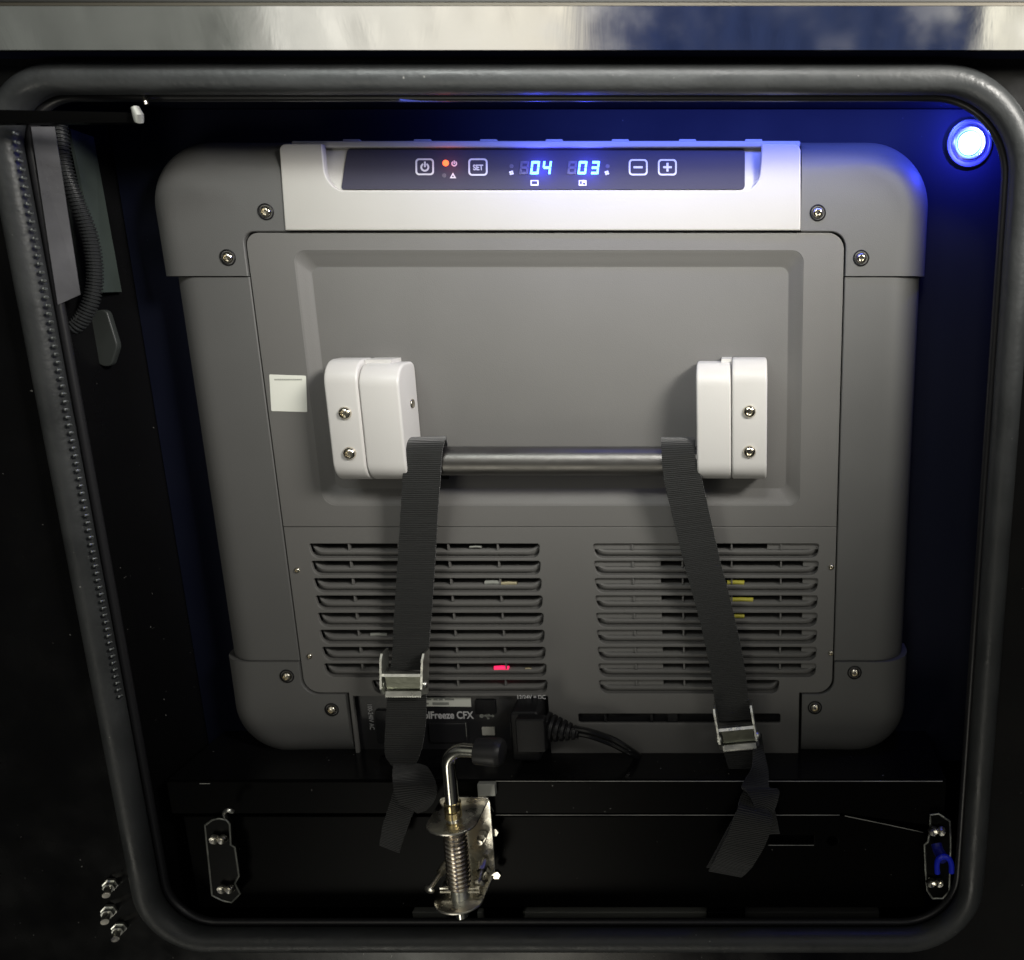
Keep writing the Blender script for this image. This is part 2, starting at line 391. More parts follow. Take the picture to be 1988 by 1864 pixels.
gUL = guard(XGL, ZT, XTL-G, ZG1, XFL-.001, ZI1, .008, .047)
gUR = guard(XGR, ZT, XTR+G, ZG1, XFR+.001, ZI1, .011, .060)
gLL = guard(W(455,1300,YR).x, ZB, XBL-.0020, ZG2, XFL-.001, ZI2, .013, .052)
gLR = guard(W(1760,1290,YR).x, ZB, XBR+.0022, ZG2, XFR+.0012, ZI2, .014, .052)
for g, pts in ((gUL, ((516,411),(442,500))), (gUR, ((1588,413),(1672,501))), (gLL, ((557,1313),(644,1378))), (gLR, ((1659,1306),(1582,1374)))):
    for u, v in pts: screw('screw', u, v, -.0016, .0048, g)
# side panels
for xi, xo in ((XFL-.0010, XSL), (XFR+.0010, XSR)):
    zs = [ZG1-G + (ZG2-ZG1+2*G)*k/20 for k in range(21)]
    loft([(xi, z) for z in zs], [(xo, z) for z in zs], 0, .10, R, 'side_panel', M['guard'], fr)
# front panel (upper) with bevelled handle recess
rz1, rz2 = W(1000, 487).z, W(1000, 981).z; rx1, rx2 = W(570, 490).x, W(1553, 900).x
YF = .0055
iz1, iz2 = W(1000, 519, YF).z, W(1000, 948, YF).z; ix1, ix2 = rx1+.0085, W(1526, 900, YF).x
ZM = W(1000, 1023).z
recess = rpoly([(rx1,rz1,.008),(rx2,rz1,.008),(rx2,rz2,.008),(rx1,rz2,.010)], 8)
inner_r = rpoly([(ix1,iz1,.006),(ix2,iz1,.006),(ix2,iz2,.006),(ix1,iz2,.007)], 8)
mb = MB()
front_out = rpoly([(XFL, ZI1-G, .009),(XFR, ZI1-G, .012),(XFR, ZM+.0002, 0),(XFL, ZM+.0002, 0)], 8)
plate_into(mb, front_out, 0, holes=[recess], e=.0012, b=.0004)
rings = []
for t in (0,.06,.14,.5,.86,.94,1):
    tt = t; yy = YF*(t if .1 < t < .9 else (t*.6 if t < .5 else 1-(1-t)*.6)); 
    rings.append([Vector((a[0]+(b[0]-a[0])*tt, .0003+yy, a[1]+(b[1]-a[1])*tt)) for a, b in zip(recess, inner_r)])
mb.grid([r + [r[0]] for r in rings])
mb.add([Vector((p[0], YF+.0003, p[1])) for p in inner_r], [tuple(range(len(inner_r)))])
front = flatfront(mb.build('front_panel', M['grey'], fr))
# vent panel (lower)
mb = MB()
vent_out = [(XFL, ZM-.0002), (XFR, ZM-.0002)] + [p for p in rpoly([(XFR, ZM, 0), (XFR, ZI2+G, .014), (XBR, ZI2+G, 0)], 8)[1:]] + [(XBR, ZB+.002), (W(1066,1400).x, ZB+.002), (W(1066,1400).x, W(900,1352).z), (W(690,1400).x, W(900,1352).z), (W(690,1400).x, ZB+.002), (XBL, ZB+.002), (XBL, ZI2+G)] + rpoly([(XBL, ZI2+G, 0), (XFL, ZI2+G, .013), (XFL, ZM, 0)], 8)[1:-1]
vs = [1070,1103.5,1137,1170.5,1204,1237,1270,1302,1334]
h = .0118; slots = []; cells = []
lx0, lx1 = W(600, 1072).x, W(1048, 1072).x; qx0, qx1 = W(1151, 1072).x, W(1590, 1072).x
for i, v in enumerate(vs):
    zc = W(1000, v).z
    for b_, (x0, x1) in enumerate(((lx0, lx1), (qx0, qx1))):
        if i == 8: x0, x1 = (W(722, v).x, x1) if b_ == 0 else (x0, W(1513, v).x)
        slots.append(rpoly([(x0, zc+h/2, .002), (x1, zc+h/2, .002), (x1-.001, zc-h/2, .0075), (x0+.002, zc-h/2, .0085)], 6)); cells.append((x0, x1, zc, b_, i))
pz1, pz2 = W(900, 1352).z, W(900, 1457.5).z; px0, px1 = W(690, 1400).x, W(1066, 1400).x
port_hole = rect(px0, pz2, px1, pz1, .002)
s0 = W(1122, 1396).x; s1 = W(1515, 1396).x; sz0 = W(1000, 1405).z; sz1 = W(1000, 1386).z
slot_hole = rect(s0, sz0, s1, sz1, .002)
plate_into(mb, vent_out, 0.0002, holes=slots + [slot_hole], e=.0011, b=.0005)
for x0, x1, zc, b_, i in cells:
    n = 44; rows = []; Lr = .010
    for k in range(n+1):
        t = k/n; t = .5-.5*math.cos(math.pi*t); x = x0+.0002+(x1-x0-.0004)*t
        e0 = min(1, (x-x0)/Lr); e1 = min(1, (x1-x)/Lr); q = min(e0, e1)
        top = .03 + .49*(1-q)**2.2; bot = -.52 + .30*(1-math.sqrt(max(0, 1-(1-q)**2)))
        sag = .004*(1-q)**2
        row = []
        for fz, y in ((0,.0012),(.05,.0042),(.16,.0040),(.34,.0024),(.55,.0012),(.78,.0009),(.93,.0019),(1,.0040),(1.0,.011)):
            row.append(Vector((x, .0005+y+(sag if 0 < fz < .95 else 0), zc+h*(bot+(top-bot)*fz))))
        rows.append(row)
    mb.grid(rows)
    # small ribs standing in the slits
    k = 0; xx = x0 + .030
    while xx < x1-.012:
        mb.box((xx, .0014, zc+h*.05), (xx+.0012, .004, zc+h*.5)); xx += .0385
    if b_ == 1:      # blank zone behind the first part of each right-hand slit
        mb.box((x0, .003, zc+h*.05), (x0+.052 + (0 if i != 0 else .032), .005, zc+h*.56))
        if i < 8: mb.box((x1-.012-(.028 if i == 0 else .0), .003, zc+h*.05), (x1, .005, zc+h*.56))
vent = flatfront(mb.build('vent_panel', M['grey'], fr))
mb = MB(); mb.box((XFL+.004, .022, ZB+.01), (XFR-.004, .024, ZM)); mb.build('vent_backing', M['void'], fr)
mb = MB(); mb.box((s0-.003, .006, sz0-.002), (s1+.003, .008, sz1+.002))
for u in (1172, 1262, 1296): x = W(u,1396).x; mb.box((x, .0022, sz0), (x+.002+.006*(u==1296), .007, sz1))
mb.build('slot_backing', M['dark'], fr)
for u, v in ((577,1107),(601,1274),(1614,1101),(1613,1268)): screw('screw', u, v, -.0001, .0027, vent, well=False)
# seen through the vents
def inside(name, u0, u1, v, m, dz=.003, y=.010, hh=.0035):
    y = .0036; v += 1
    a = W(u0, v, y); b = W(u1, v, y); mb = MB(); mb.tube([a, (a+b)/2+Vector((0,0,.0004)), b], hh/2, 8); return mb.build(name, M[m], fr)
for u0,u1,v in ((1412,1445,1130),(1416,1462,1163),(1420,1445,1195)): inside('yellow_wire', u0, u1, v, 'yellow')
inside('red_lamp', 960, 988, 1296, 'redin', y=.008); inside('terminal', 942, 972, 1130, 'textg', y=.009); inside('terminal', 974, 1004, 1131, 'copper', y=.009)
inside('terminal', 720, 752, 1231, 'textg', y=.009, hh=.0025); inside('terminal', 912, 935, 1061, 'textg', y=.012, hh=.0015); inside('terminal', 1020, 1032, 1297, 'copper', y=.009, hh=.002)
# port panel at the bottom
pp = plate('port_panel', rect(px0-.003, ZB+.003, px1+.003, pz1+.003, .001), .0060, M['dark2'], fr, e=.0008, b=.0003)
YQ = .0058
def text_o(body, u, v, hpx, Y, m, parent, rot=0, name='lettering', align='LEFT', bold=0, xs=1):
    cu = bpy.data.curves.new('t', 'FONT'); cu.body = body; cu.size = 1; cu.extrude = .01; cu.offset = bold; cu.align_x = align
    o = bpy.data.objects.new('t', cu); C.objects.link(o)
    me = bpy.data.meshes.new_from_object(o, depsgraph=bpy.context.evaluated_depsgraph_get()); bpy.data.objects.remove(o)
    me.materials.clear(); p = W(u, v, Y); s = (W(u, v, Y)-W(u, v+hpx, Y)).length/.70
    for q in me.vertices:
        x, y = q.co.x*s*xs, q.co.y*s; c, sn = math.cos(rot), math.sin(rot)
        q.co = (p.x + x*c - y*sn, Y - q.co.z*.01, p.z + x*sn + y*c)
    return link_mesh(name, me, m, parent, smooth=False)
text_o('CoolFreeze CFX', 919, 1395, 13.5, YQ, M['text'], pp, bold=.022, align='RIGHT', xs=.80)
text_o('12/24V = DC', 1003, 1357, 7.5, -.0004, M['text'], vent, bold=.02, xs=.88)
text_o('100-240V AC', 713, 1366, 8, YQ, M['text'], pp, rot=-math.pi/2, xs=.8)
plate('rating_label', px([(812,1354),(914,1354),(915,1372),(812,1371)], YQ), YQ-.0003, M['paper'], pp, e=.0001, b=.00005)
for a in ((830,1357,855,1360),(860,1356,883,1359),(838,1363,872,1368)):
    pass
rl = MB()
for (u0,v0,u1,v1) in ((828,1356,838,1359),(842,1356,850,1359),(853,1356,860,1359),(864,1356,882,1359),(828,1364,833,1367),(840,1363,872,1368)):
    a = W(u0,v0,YQ); b = W(u1,v1,YQ); rl.box((a.x, YQ-.0006, b.z), (b.x, YQ-.0004, a.z))
rl.build('label_print', M['textg'], pp, smooth=False)
# usb mark, usb socket, socket frames
mb = MB(); c = W(945,1390,YQ)
def bx(mb, u0,v0,u1,v1,Y,t): a = W(u0,v0,Y); b = W(u1,v1,Y); mb.box((a.x,Y-t,a.z),(b.x,Y,b.z))
bx(mb, 934,1389,956,1390.5, YQ, .0003)
mb.lathe(W(935,1390,YQ), (0,-1,0), [(0,.0016),(.0003,.0016),(.0003,.00001)], 12); mb.lathe(W(949,1386,YQ), (0,-1,0), [(0,.001),(.0003,.001),(.0003,.00001)], 10)
bx(mb, 946,1393,950,1396, YQ, .0003)
mb.prism([W(956,1387,YQ-.0003),W(960,1390,YQ-.0003),W(956,1393,YQ-.0003)], [W(956,1387,YQ),W(960,1390,YQ),W(956,1393,YQ)])
mb.prism([W(939,1389.6,YQ-.0003),W(941,1389.6,YQ-.0003),W(948,1385.5,YQ-.0003),W(946.5,1385.5,YQ-.0003)], [W(939,1389.6,YQ),W(941,1389.6,YQ),W(948,1385.5,YQ),W(946.5,1385.5,YQ)])
mb.prism([W(942,1390.4,YQ-.0003),W(944,1390.4,YQ-.0003),W(949,1394.5,YQ-.0003),W(947,1394.5,YQ-.0003)], [W(942,1390.4,YQ),W(944,1390.4,YQ),W(949,1394.5,YQ),W(947,1394.5,YQ)])
mb.build('usb_mark', M['textg'], pp, smooth=False)
mb = MB(); a = W(936,1411,YQ); b = W(962,1426,YQ); plate_into(mb, rect(a.x,b.z,b.x,a.z,.0005), YQ-.0014, e=.0006, b=.0002)
mb.build('usb_socket', mat('socket_shell', (.55,.54,.48), .4), pp)
mb = MB(); a = W(922,1358,YQ); b = W(964,1385,YQ); plate_into(mb, rect(a.x,b.z,b.x,a.z,.001), YQ-.0012, e=.0005, b=.0003); mb.build('blank_cover', M['dark'], pp)
mb = MB(); a = W(726,1360,YQ); b = W(900,1440,YQ)
plate_into(mb, rect(W(728,1380,YQ).x, W(800,1442,YQ).z, W(806,1380,YQ).x, W(800,1378,YQ).z, .002), YQ-.002, e=.001, b=.0005)
plate_into(mb, rect(W(831,1380,YQ).x, W(800,1440,YQ).z, W(908,1400,YQ).x, W(800,1402,YQ).z, .002), YQ-.002, e=.001, b=.0005)
mb.build('socket_cover', M['dark2'], pp)
for u in (905, 992):
    mb = MB(); bx(mb, u-1.5, 1403, u+1.5, 1430, YQ-.0022, .0003); mb.build('cover_line', M['textg'], pp, smooth=False)

# ---- white control panel
wl0 = [(543,283,.004),(640,283,.0),(1470,283,0),(1553,283,.004),(1553,447.5,.001),(555.5,447.5,.001)]
ztop = W(1000,279).z; zbot = W(1000,448).z
xl_top = W(543,280).x
rec_z0 = W(1000,371).z
def Yd_z(z):     # scooped display plane
    t = (z-rec_z0)/(ztop-rec_z0); return .0066*t
A = lambda u, v: XZ(u, v, -.001)
outl = rpoly([(*A(544,280),.005), (*A(627,280),.0008), (*A(629,300),.03), (*A(633,344),.03), (*A(657,371),.012), (*A(1455,371),.012), (*A(1474,350),.02),(*A(1478,300),.03), (*A(1478,280),.0008), (*A(1554,280),.005), (*A(1554,448),.001), (*A(556,448),.001)], 6)
mb = MB(); plate_into(mb, outl, -.0030, e=.0020, b=.0010, res=4)
# scoop: curved walls down to the display plane
mb.add([Vector((A(615,370)[0], .0004, rec_z0)), Vector((A(1490,370)[0], .0004, rec_z0)), Vector((A(1490,370)[0], .0074, ztop)), Vector((A(615,370)[0], .0074, ztop))], [(0,1,2,3)])
mb.add([Vector((A(556,370)[0], .0004, rec_z0)), Vector((A(1554,370)[0], .0004, rec_z0)), Vector((A(1554,370)[0], .0004, zbot)), Vector((A(556,370)[0], .0004, zbot))], [(0,1,2,3)])
cp = flatfront(mb.build('control_panel', M['white'], fr))
bev = lambda z: Yd_z(z)
# lid edge above with small bumps
mb = MB(); zl0 = W(1000,288,.006).z; zl1 = W(1000,275.5,.006).z; x0 = W(572,280,.006).x; x1 = W(1553,280,.006).x
plate_into(mb, rect(x0, zl0, x1, zl1, .0012), .0015, e=.004, b=.001)
for u in (685,822,950,1077,1205,1335,1463):
    c = W(u,274.5,.008); plate_into(mb, rect(c.x-.006, c.z-.002, c.x+.006, c.z+.0011, .0008), .0055, e=.001, b=.0005)
mb.build('lid_edge', M['white'], fr)
# side ramps of the scoop
# display film
Vd = lambda u, v: (W(u, v, Yd_z(W(u,v,.003).z)).x, W(u, v, Yd_z(W(u,v,.003).z)).z)
disp = rpoly([(*Vd(675,288.5),.003), (*Vd(1446,288.5),.003), (*Vd(1446,368),.003), (*Vd(663,368),.0015)], 6)
dp = plate('display', disp, -.0006, M['screen'], fr, e=.0003, b=.0001, yfun=Yd_z)
def dplate(name, polys_out, holes, m, off=.0009, e=.0001, parent=dp):
    mb = MB()
    for k, o_ in enumerate(polys_out): plate_into(mb, o_, -off, holes=holes[k] if holes else (), e=e, b=.00003, yfun=Yd_z, res=0)
    return mb.build(name, M[m], parent, smooth=False, recalc=False)
def rr(u0,v0,u1,v1,r): a = Vd(u0,v1); b = Vd(u1,v0); return rect(a[0],a[1],b[0],b[1],r)
def circ(u,v,rpx,n=16,a0=0,a1=2*math.pi):
    return [Vd(u+rpx*math.cos(a0+(a1-a0)*k/n), v+rpx*math.sin(a0+(a1-a0)*k/n)) for k in range(n + (0 if a1-a0 > 6.2 else 1))]
def ringseg(u,v,r0,r1,a0,a1,n=16):
    return [Vd(u+r1*math.cos(a0+(a1-a0)*k/n), v+r1*math.sin(a0+(a1-a0)*k/n)) for k in range(n+1)] + [Vd(u+r0*math.cos(a1-(a1-a0)*k/n), v+r0*math.sin(a1-(a1-a0)*k/n)) for k in range(n+1)]
def button(u0,v0,u1,v1, glyph):
    o = dplate('button', [rr(u0,v0,u1,v1,.0025)], [[rr(u0+3.2,v0+3.2,u1-3.2,v1-3.2,.0016)]], 'ink')
    return o
button(807.5,308,843,340.5,0); button(910,308,947,341.5,0); button(1221,309.5,1257.5,341,0); button(1277.5,309.5,1314,341,0)
dplate('power_mark', [ringseg(825.5,325,5.2,8.6,-math.pi/2+.5,1.5*math.pi-.5,20), rr(824,314,827.2,325,.0003)], None, 'ink')
dplate('minus_mark', [rr(1230,323,1248,327.2,.0003)], None, 'ink')
dplate('plus_mark', [rr(1287.5,323,1304.5,327,.0003), rr(1294,316.5,1298,322.8,0), rr(1294,327.2,1298,333.5,0)], None, 'ink')
mb = MB()
to = text_o('SET', 928.5, 330.2, 10.2, Yd_z(W(928,325,.003).z)-.0010, M['ink'], dp, bold=.035, align='CENTER', name='set_lettering', xs=.92)
# small indicator marks
dplate('standby_mark', [ringseg(882.5,318,3.2,5.6,-1.0,4.1,12), rr(881.5,312,883.5,319,.0)], None, 'ink')
dplate('warning_mark', [[Vd(880,335.5),Vd(886.5,346.5),Vd(874,346.5)]], [[[Vd(880,340),Vd(882.3,344.2),Vd(877.6,344.2)]]], 'ink')
dplate('indicator_dot', [circ(863,341,4)], None, 'ghost'); dplate('indicator_dot', [circ(993.5,323,4)], None, 'ghost'); dplate('indicator_dot', [circ(1180,323,4)], None, 'ghost')
for u in (993.5, 1178.5): dplate('snow_mark', [circ(u+2.7*math.cos(q), 336+2.7*math.sin(q), 2.2, 8) for q in (.5,2.07,3.64,5.21)], None, 'ink', off=.0010)
dplate('compartment_mark', [rr(1030.5,350,1046,361,.0004)], [[rr(1033,352.2,1043.5,358,0)]], 'ink')
dplate('compartment_mark', [rr(1124,350,1139,361,.0004)], [[rr(1132,355.5,1136.8,358.8,0), rr(1126.3,352.2,1130,358,0)]], 'ink')
def digit(ch, u, v0=313, v1=339, wd=17.5, m='glow', off=.0011):
    sl_ = .12; t = 5.0; H = v1-v0; mid = (v0+v1)/2
    S_ = {'t':(0,v0,wd,v0+t),'b':(0,v1-t,wd,v1),'m':(0,mid-t/2,wd,mid+t/2),'ul':(0,v0,t,mid),'ll':(0,mid,t,v1),'ur':(wd-t,v0,wd,mid),'lr':(wd-t,mid,wd,v1)}
    seg = {'0':('t','b','ul','ll','ur','lr'),'4':('ul','ur','m','lr'),'3':('t','b','m','ur','lr'),'8':('t','b','m','ul','ll','ur','lr')}[ch]
    polys = []
    for s in seg:
        a,b,c,d = S_[s]; g = .5
        q = [(a+g,b+g),(c-g,b+g),(c-g,d-g),(a+g,d-g)]
        if s in 'tbm': q = [(a+t*.55,b),(c-t*.55,b),(c-t*.55,d),(a+t*.55,d)]
        polys.append([Vd(u+x+(v1-y)*sl_, y) for x,y in q])
    return dplate('digit', polys, None, m, off=off)
digit('0',1029); digit('4',1052); digit('0',1121); digit('3',1145)
digit('8',1008,m='ghost'); digit('8',1101,m='ghost')
dplate('indicator_light', [circ(866,317,6)], None, 'redglow')
def plight(name, loc, power, col, size=0.0):
    d = bpy.data.lights.new(name, 'POINT'); d.energy = power; d.color = col; d.shadow_soft_size = size
    o = bpy.data.objects.new(name, d); C.objects.link(o); o.location = loc; return o
for u in (1052, 1144):
    p = W(u-4, 322, .003); p.y -= .008; plight('display_glow', p, .036, (.05,.06,1))
plight('indicator_glow', W(867,314,-.004), .0025, (1,.08,.03))
# ---- QR sticker (code left out)
so = rpoly([(*XZ(523,727),.0008),(*XZ(594,729.5),.0008),(*XZ(597,800),.0008),(*XZ(527,798),.0008)],4)
stk = plate('sticker', so, -.0003, M['paper'], fr, e=.0001, b=.00005)
mb = MB()
for i in range(15): bx(mb, 533+i*3.6, 735.5, 535.6+i*3.6, 738.5, -.0003, .0002)
mb.build('sticker_print', M['textg'], stk, smooth=False)
# ---- handle
def bracket(u_out, u_split, u_in, v_t, v_b, side):
    Yb, Yf = YF+.0003, -.027
    zt_, zb_ = W(1000, v_t, -.018).z, W(1000, v_b, -.022).z
    xs = [W(q, 800, Yf).x for q in (u_out, u_split, u_in)]
    objs = []
    for k, (xa, xb, y_f, dz) in enumerate(((xs[0], xs[1], Yf-.0005, .0028), (xs[1], xs[2], Yf, 0))):
        xa, xb = sorted((xa, xb)); mbb = MB()
        prof = rpoly([(Yb, zb_, 0), (y_f, zb_, .015), (y_f, zt_+dz, .020), (Yb, zt_+dz, .006)], 10)
        bb = .0018; me = platemesh([(q[0], q[1]) for q in prof], (), (xb-xa)/2-bb-.0002, bb, 4)
        for q in me.vertices: x, y, z = q.co; q.co = ((xa+xb)/2+z, x, y)
        mbb.mesh_of(me)
        if k == 1:
            if side < 0: mbb.box((xa, -.012, zt_-.002), (xb-.010, Yb, zt_+.0024))
            else: mbb.box((xa+.018, -.012, zt_-.002), (xb, Yb, zt_+.0024))
        objs.append(mbb.build('handle_bracket' if k == 0 else 'bracket_half', M['white2'], fr if k == 0 else objs[0]))
    return objs[0], Yf
bl, yf_ = bracket(634, 700, 779, 706, 935, -1)
br, _ = bracket(1490, 1420, 1351, 705, 934, 1)
for par, pts in ((bl, ((670,802),(679,880))), (br, ((1455,799),(1455,877)))):
    for u, v in pts:
        screw('screw', u, v, yf_-.0006, .0056, par, well=False)
# small hole on inner face of left bracket
mb = MB(); c = W(790, 785, -.010); mb.lathe((W(779,800,-.027).x+.0001, -.006, c.z), (1,0,0), [(0,.0035),(.0006,.0032),(.0002,.0022),(.0001,.00001)], 14); mb.build('screw', M['steel'], bl)
YB = -.012; RB = .0108
pa = W(770, 894, YB); pb = W(1365, 894, YB); bz = W(1000, 895, YB).z
mb = MB(); mb.tube([(pa.x, YB, bz), ((pa.x+pb.x)/2, YB, bz), (pb.x, YB, bz)], RB, 40); mb.build('handle_bar', M['bar'], fr)

# ================================================================= STRAPS
def ribbon(mb, secs, th=.0014, n=10, fold=0):
    L0 = crom([W(a, b, e) for a, b, c, d, e, *r in secs], n); R0 = crom([W(c, d, (r[0] if r else e)) for a, b, c, d, e, *r in secs], n)
    rows = []; uvs = []; s = 0; pm = None; rj = random.Random(len(mb.v)+5)
    for i in range(len(L0)):
        l, r = L0[i], R0[i]; m = (l+r)/2; dd = (r-l).normalized(); l = l + dd*rj.uniform(-.00018,.00018); r = r + dd*rj.uniform(-.00018,.00018)
        t = ((L0[min(i+1,len(L0)-1)]+R0[min(i+1,len(L0)-1)]) - (L0[max(i-1,0)]+R0[max(i-1,0)])).normalized()
        nn = (r-l).cross(t).normalized()
        if pm is not None: s += (m-pm).length
        pm = m
        nx = 8; row = []
        for k in range(nx+1): f = k/nx; row.append((l+(r-l)*f + nn*th/2, f, s))
        for k in range(nx+1): f = 1-k/nx; row.append((l+(r-l)*f - nn*th/2, f, s))
        rows.append(row)
    base = len(mb.v); m_ = len(rows[0]); mb.v += [tuple(q[0]) for r in rows for q in r]
    if not hasattr(mb, 'uvv'): mb.uvv = {}
    for i, r in enumerate(rows):
        for j, q in enumerate(r): mb.uvv[base+i*m_+j] = (q[1], q[2]/.03)
    for i in range(len(rows)-1):
        for j in range(m_):
            k = (j+1) % m_; mb.f.append((base+i*m_+j, base+i*m_+k, base+(i+1)*m_+k, base+(i+1)*m_+j))
    mb.f.append(tuple(base+k for k in range(m_))); mb.f.append(tuple(base+(len(rows)-1)*m_+k for k in reversed(range(m_))))
def strapbuild(mb, name, parent):
    me = bpy.data.meshes.new(name); me.from_pydata(mb.v, [], mb.f); me.update()
    ul = me.uv_layers.new(name='UVMap')
    for lp in me.loops: ul.data[lp.index].uv = mb.uvv.get(lp.vertex_index, (0,0))
    bm = bmesh.new(); bm.from_mesh(me); bmesh.ops.recalc_face_normals(bm, faces=bm.faces); bm.to_mesh(me); bm.free()
    return link_mesh(name, me, M['strap'], parent, ang=60)
def buckle(parent, q, Yb, name='buckle'):
    """q: px corners TL,TR,BR,BL of the buckle; local a across, b down"""
    def B(a, b, y):
        u = (q[0][0]*(1-a)+q[1][0]*a)*(1-b)+(q[3][0]*(1-a)+q[2][0]*a)*b; v = (q[0][1]*(1-a)+q[1][1]*a)*(1-b)+(q[3][1]*(1-a)+q[2][1]*a)*b
        p = W(u, v, Yb); p.y = y; return p
    root = bpy.data.objects.new(name, None)
    mb = MB()
    for a0, a1 in ((0,.05),(.95,1)):       # cheeks
        pr = [(0,.000),(.0,-.0105),(.12,-.013),(.75,-.013),(.92,-.009),(1.0,-.002),(1,.001)]
        mb.prism([B(a0,b,Yb+y) for b,y in pr], [B(a1,b,Yb+y) for b,y in pr])
    mb.prism([B(.03,.44,Yb-.011),B(.97,.44,Yb-.011),B(.97,.49,Yb-.012),B(.03,.49,Yb-.012)], [B(.03,.44,Yb-.007),B(.97,.44,Yb-.007),B(.97,.49,Yb-.007),B(.03,.49,Yb-.007)])
    body_ = mb.build(name, M['chrome'], parent, smooth=False)
    mb = MB()                                  # cam lever
    mb.prism([B(.08,.51,Yb-.010),B(.92,.51,Yb-.010),B(.92,.84,Yb-.006),B(.08,.84,Yb-.006)], [B(.08,.51,Yb-.008),B(.92,.51,Yb-.008),B(.92,.84,Yb-.003),B(.08,.84,Yb-.003)])
    mb.build('cam_lever', mat('lever_steel', (.30,.31,.25), .35, 1, bump=.3, bscale=200), body_, smooth=False)
    mb = MB()
    n = 22
    for k in range(n):
        a0 = .07+.86*k/n; a1 = a0+.86/n
        mb.prism([B(a0,.86,Yb-.008),B(a1,.86,Yb-.008),B(a1,.96,Yb-.0085),B((a0+a1)/2,1.0,Yb-.0085),B(a0,.96,Yb-.0085)], [B(a0,.86,Yb-.002),B(a1,.86,Yb-.002),B(a1,.96,Yb-.002),B((a0+a1)/2,1.0,Yb-.002),B(a0,.96,Yb-.002)])
    mb.build('toothed_edge', M['chrome'], body_, smooth=False)
    c1 = B(0,.72,Yb-.007); c2 = B(1,.72,Yb-.007); ax = (c2-c1).normalized()
    for c, s in ((c1,-1),(c2,1)):
        mb = MB(); mb.lathe(c, ax*s, [(-.002,.0032),(.0006,.0032),(.0018,.0024),(.0024,.0010),(.0025,.00001)], 14); mb.build('rivet', M['chrome'], body_)
    return body_
s1_ = thing('cam_buckle_strap', 'left black webbing strap hanging almost straight from the handle bar, buckle over the vents', 'strap', 'webbing straps over the fridge handle')
mb = MB()
ribbon(mb, [(800,930,872,930,.002),(797,880,870,878,.000),(793,856,867,854,-.006),(791,851,866,849,-.0135),(788,862,862,860,-.0215),(786,885,858,884,-.0242),(782,930,855,930,-.0235),(778,1000,850,1000,-.020),(772,1100,844,1100,-.016),(765,1200,837,1200,-.0135),(762,1270,832,1270,-.014),(758,1300,830,1300,-.014)])
ribbon(mb, [(756,1318,826,1318,-.010),(753,1345,828,1345,-.0165),(750,1395,827,1395,-.018),(747,1440,822,1440,-.020),(749,1468,814,1468,-.022),(762,1486,806,1484,-.022),(766,1490,800,1488,-.012)])
strapbuild(mb, 'webbing', s1_)
mb = MB()
ribbon(mb, [(764,1484,812,1484,-.022,-.020),(762,1500,832,1492,-.038,-.036),(764,1525,846,1520,-.050,-.050),(774,1556,848,1540,-.052,-.055),(800,1572,842,1556,-.052,-.052),(812,1578,828,1572,-.046,-.046)])
ribbon(mb, [(768,1520,812,1540,-.044,-.046),(757,1560,803,1575,-.048,-.050),(744,1600,790,1610,-.050,-.050),(737,1640,776,1655,-.048,-.048)])
strapbuild(mb, 'strap_tail', s1_)
buckle(s1_, [(750,1258),(834,1258),(831,1345),(751,1345)], -.016)
s2_ = thing('cam_buckle_strap', 'right black webbing strap slanting down from the handle bar, its buckle below the vents', 'strap', 'webbing straps over the fridge handle')
mb = MB()
ribbon(mb, [(1288,930,1352,930,.002),(1285,880,1350,878,.000),(1284,856,1349,856,-.006),(1284,851,1349,851,-.0135),(1284,864,1349,862,-.0215),(1285,890,1350,886,-.0242),(1290,935,1362,928,-.023),(1305,1000,1376,990,-.020),(1330,1100,1398,1088,-.016),(1357,1200,1424,1190,-.0135),(1377,1290,1444,1284,-.014),(1386,1350,1452,1345,-.014),(1396,1400,1462,1396,-.014)])
ribbon(mb, [(1404,1425,1462,1422,-.012),(1404,1452,1468,1450,-.018),(1414,1490,1468,1486,-.022),(1428,1515,1455,1515,-.024),(1432,1525,1450,1530,-.022)])
strapbuild(mb, 'webbing', s2_)
mb = MB()
ribbon(mb, [(1462,1420,1478,1425,-.012,-.010),(1462,1450,1482,1455,-.020,-.016),(1460,1490,1491,1500,-.038,-.032),(1440,1525,1494,1530,-.050,-.046),(1452,1540,1512,1534,-.054,-.050),(1470,1575,1508,1560,-.056,-.052),(1486,1600,1494,1590,-.054,-.05)])
ribbon(mb, [(1448,1530,1480,1548,-.046,-.047),(1436,1550,1488,1570,-.052,-.054),(1430,1575,1500,1590,-.058,-.060),(1412,1620,1489,1632,-.060,-.062),(1392,1660,1462,1680,-.060,-.062),(1376,1690,1440,1702,-.056,-.056)])
ribbon(mb, [(1478,1545,1500,1555,-.046),(1484,1580,1508,1590,-.046),(1480,1620,1514,1618,-.045)])
ribbon(mb, [(1430,1575,1446,1572,-.055),(1404,1625,1420,1622,-.056),(1372,1684,1388,1684,-.055)])
strapbuild(mb, 'strap_tail', s2_)
buckle(s2_, [(1385,1364),(1459,1357),(1474,1443),(1400,1450)], -.016)

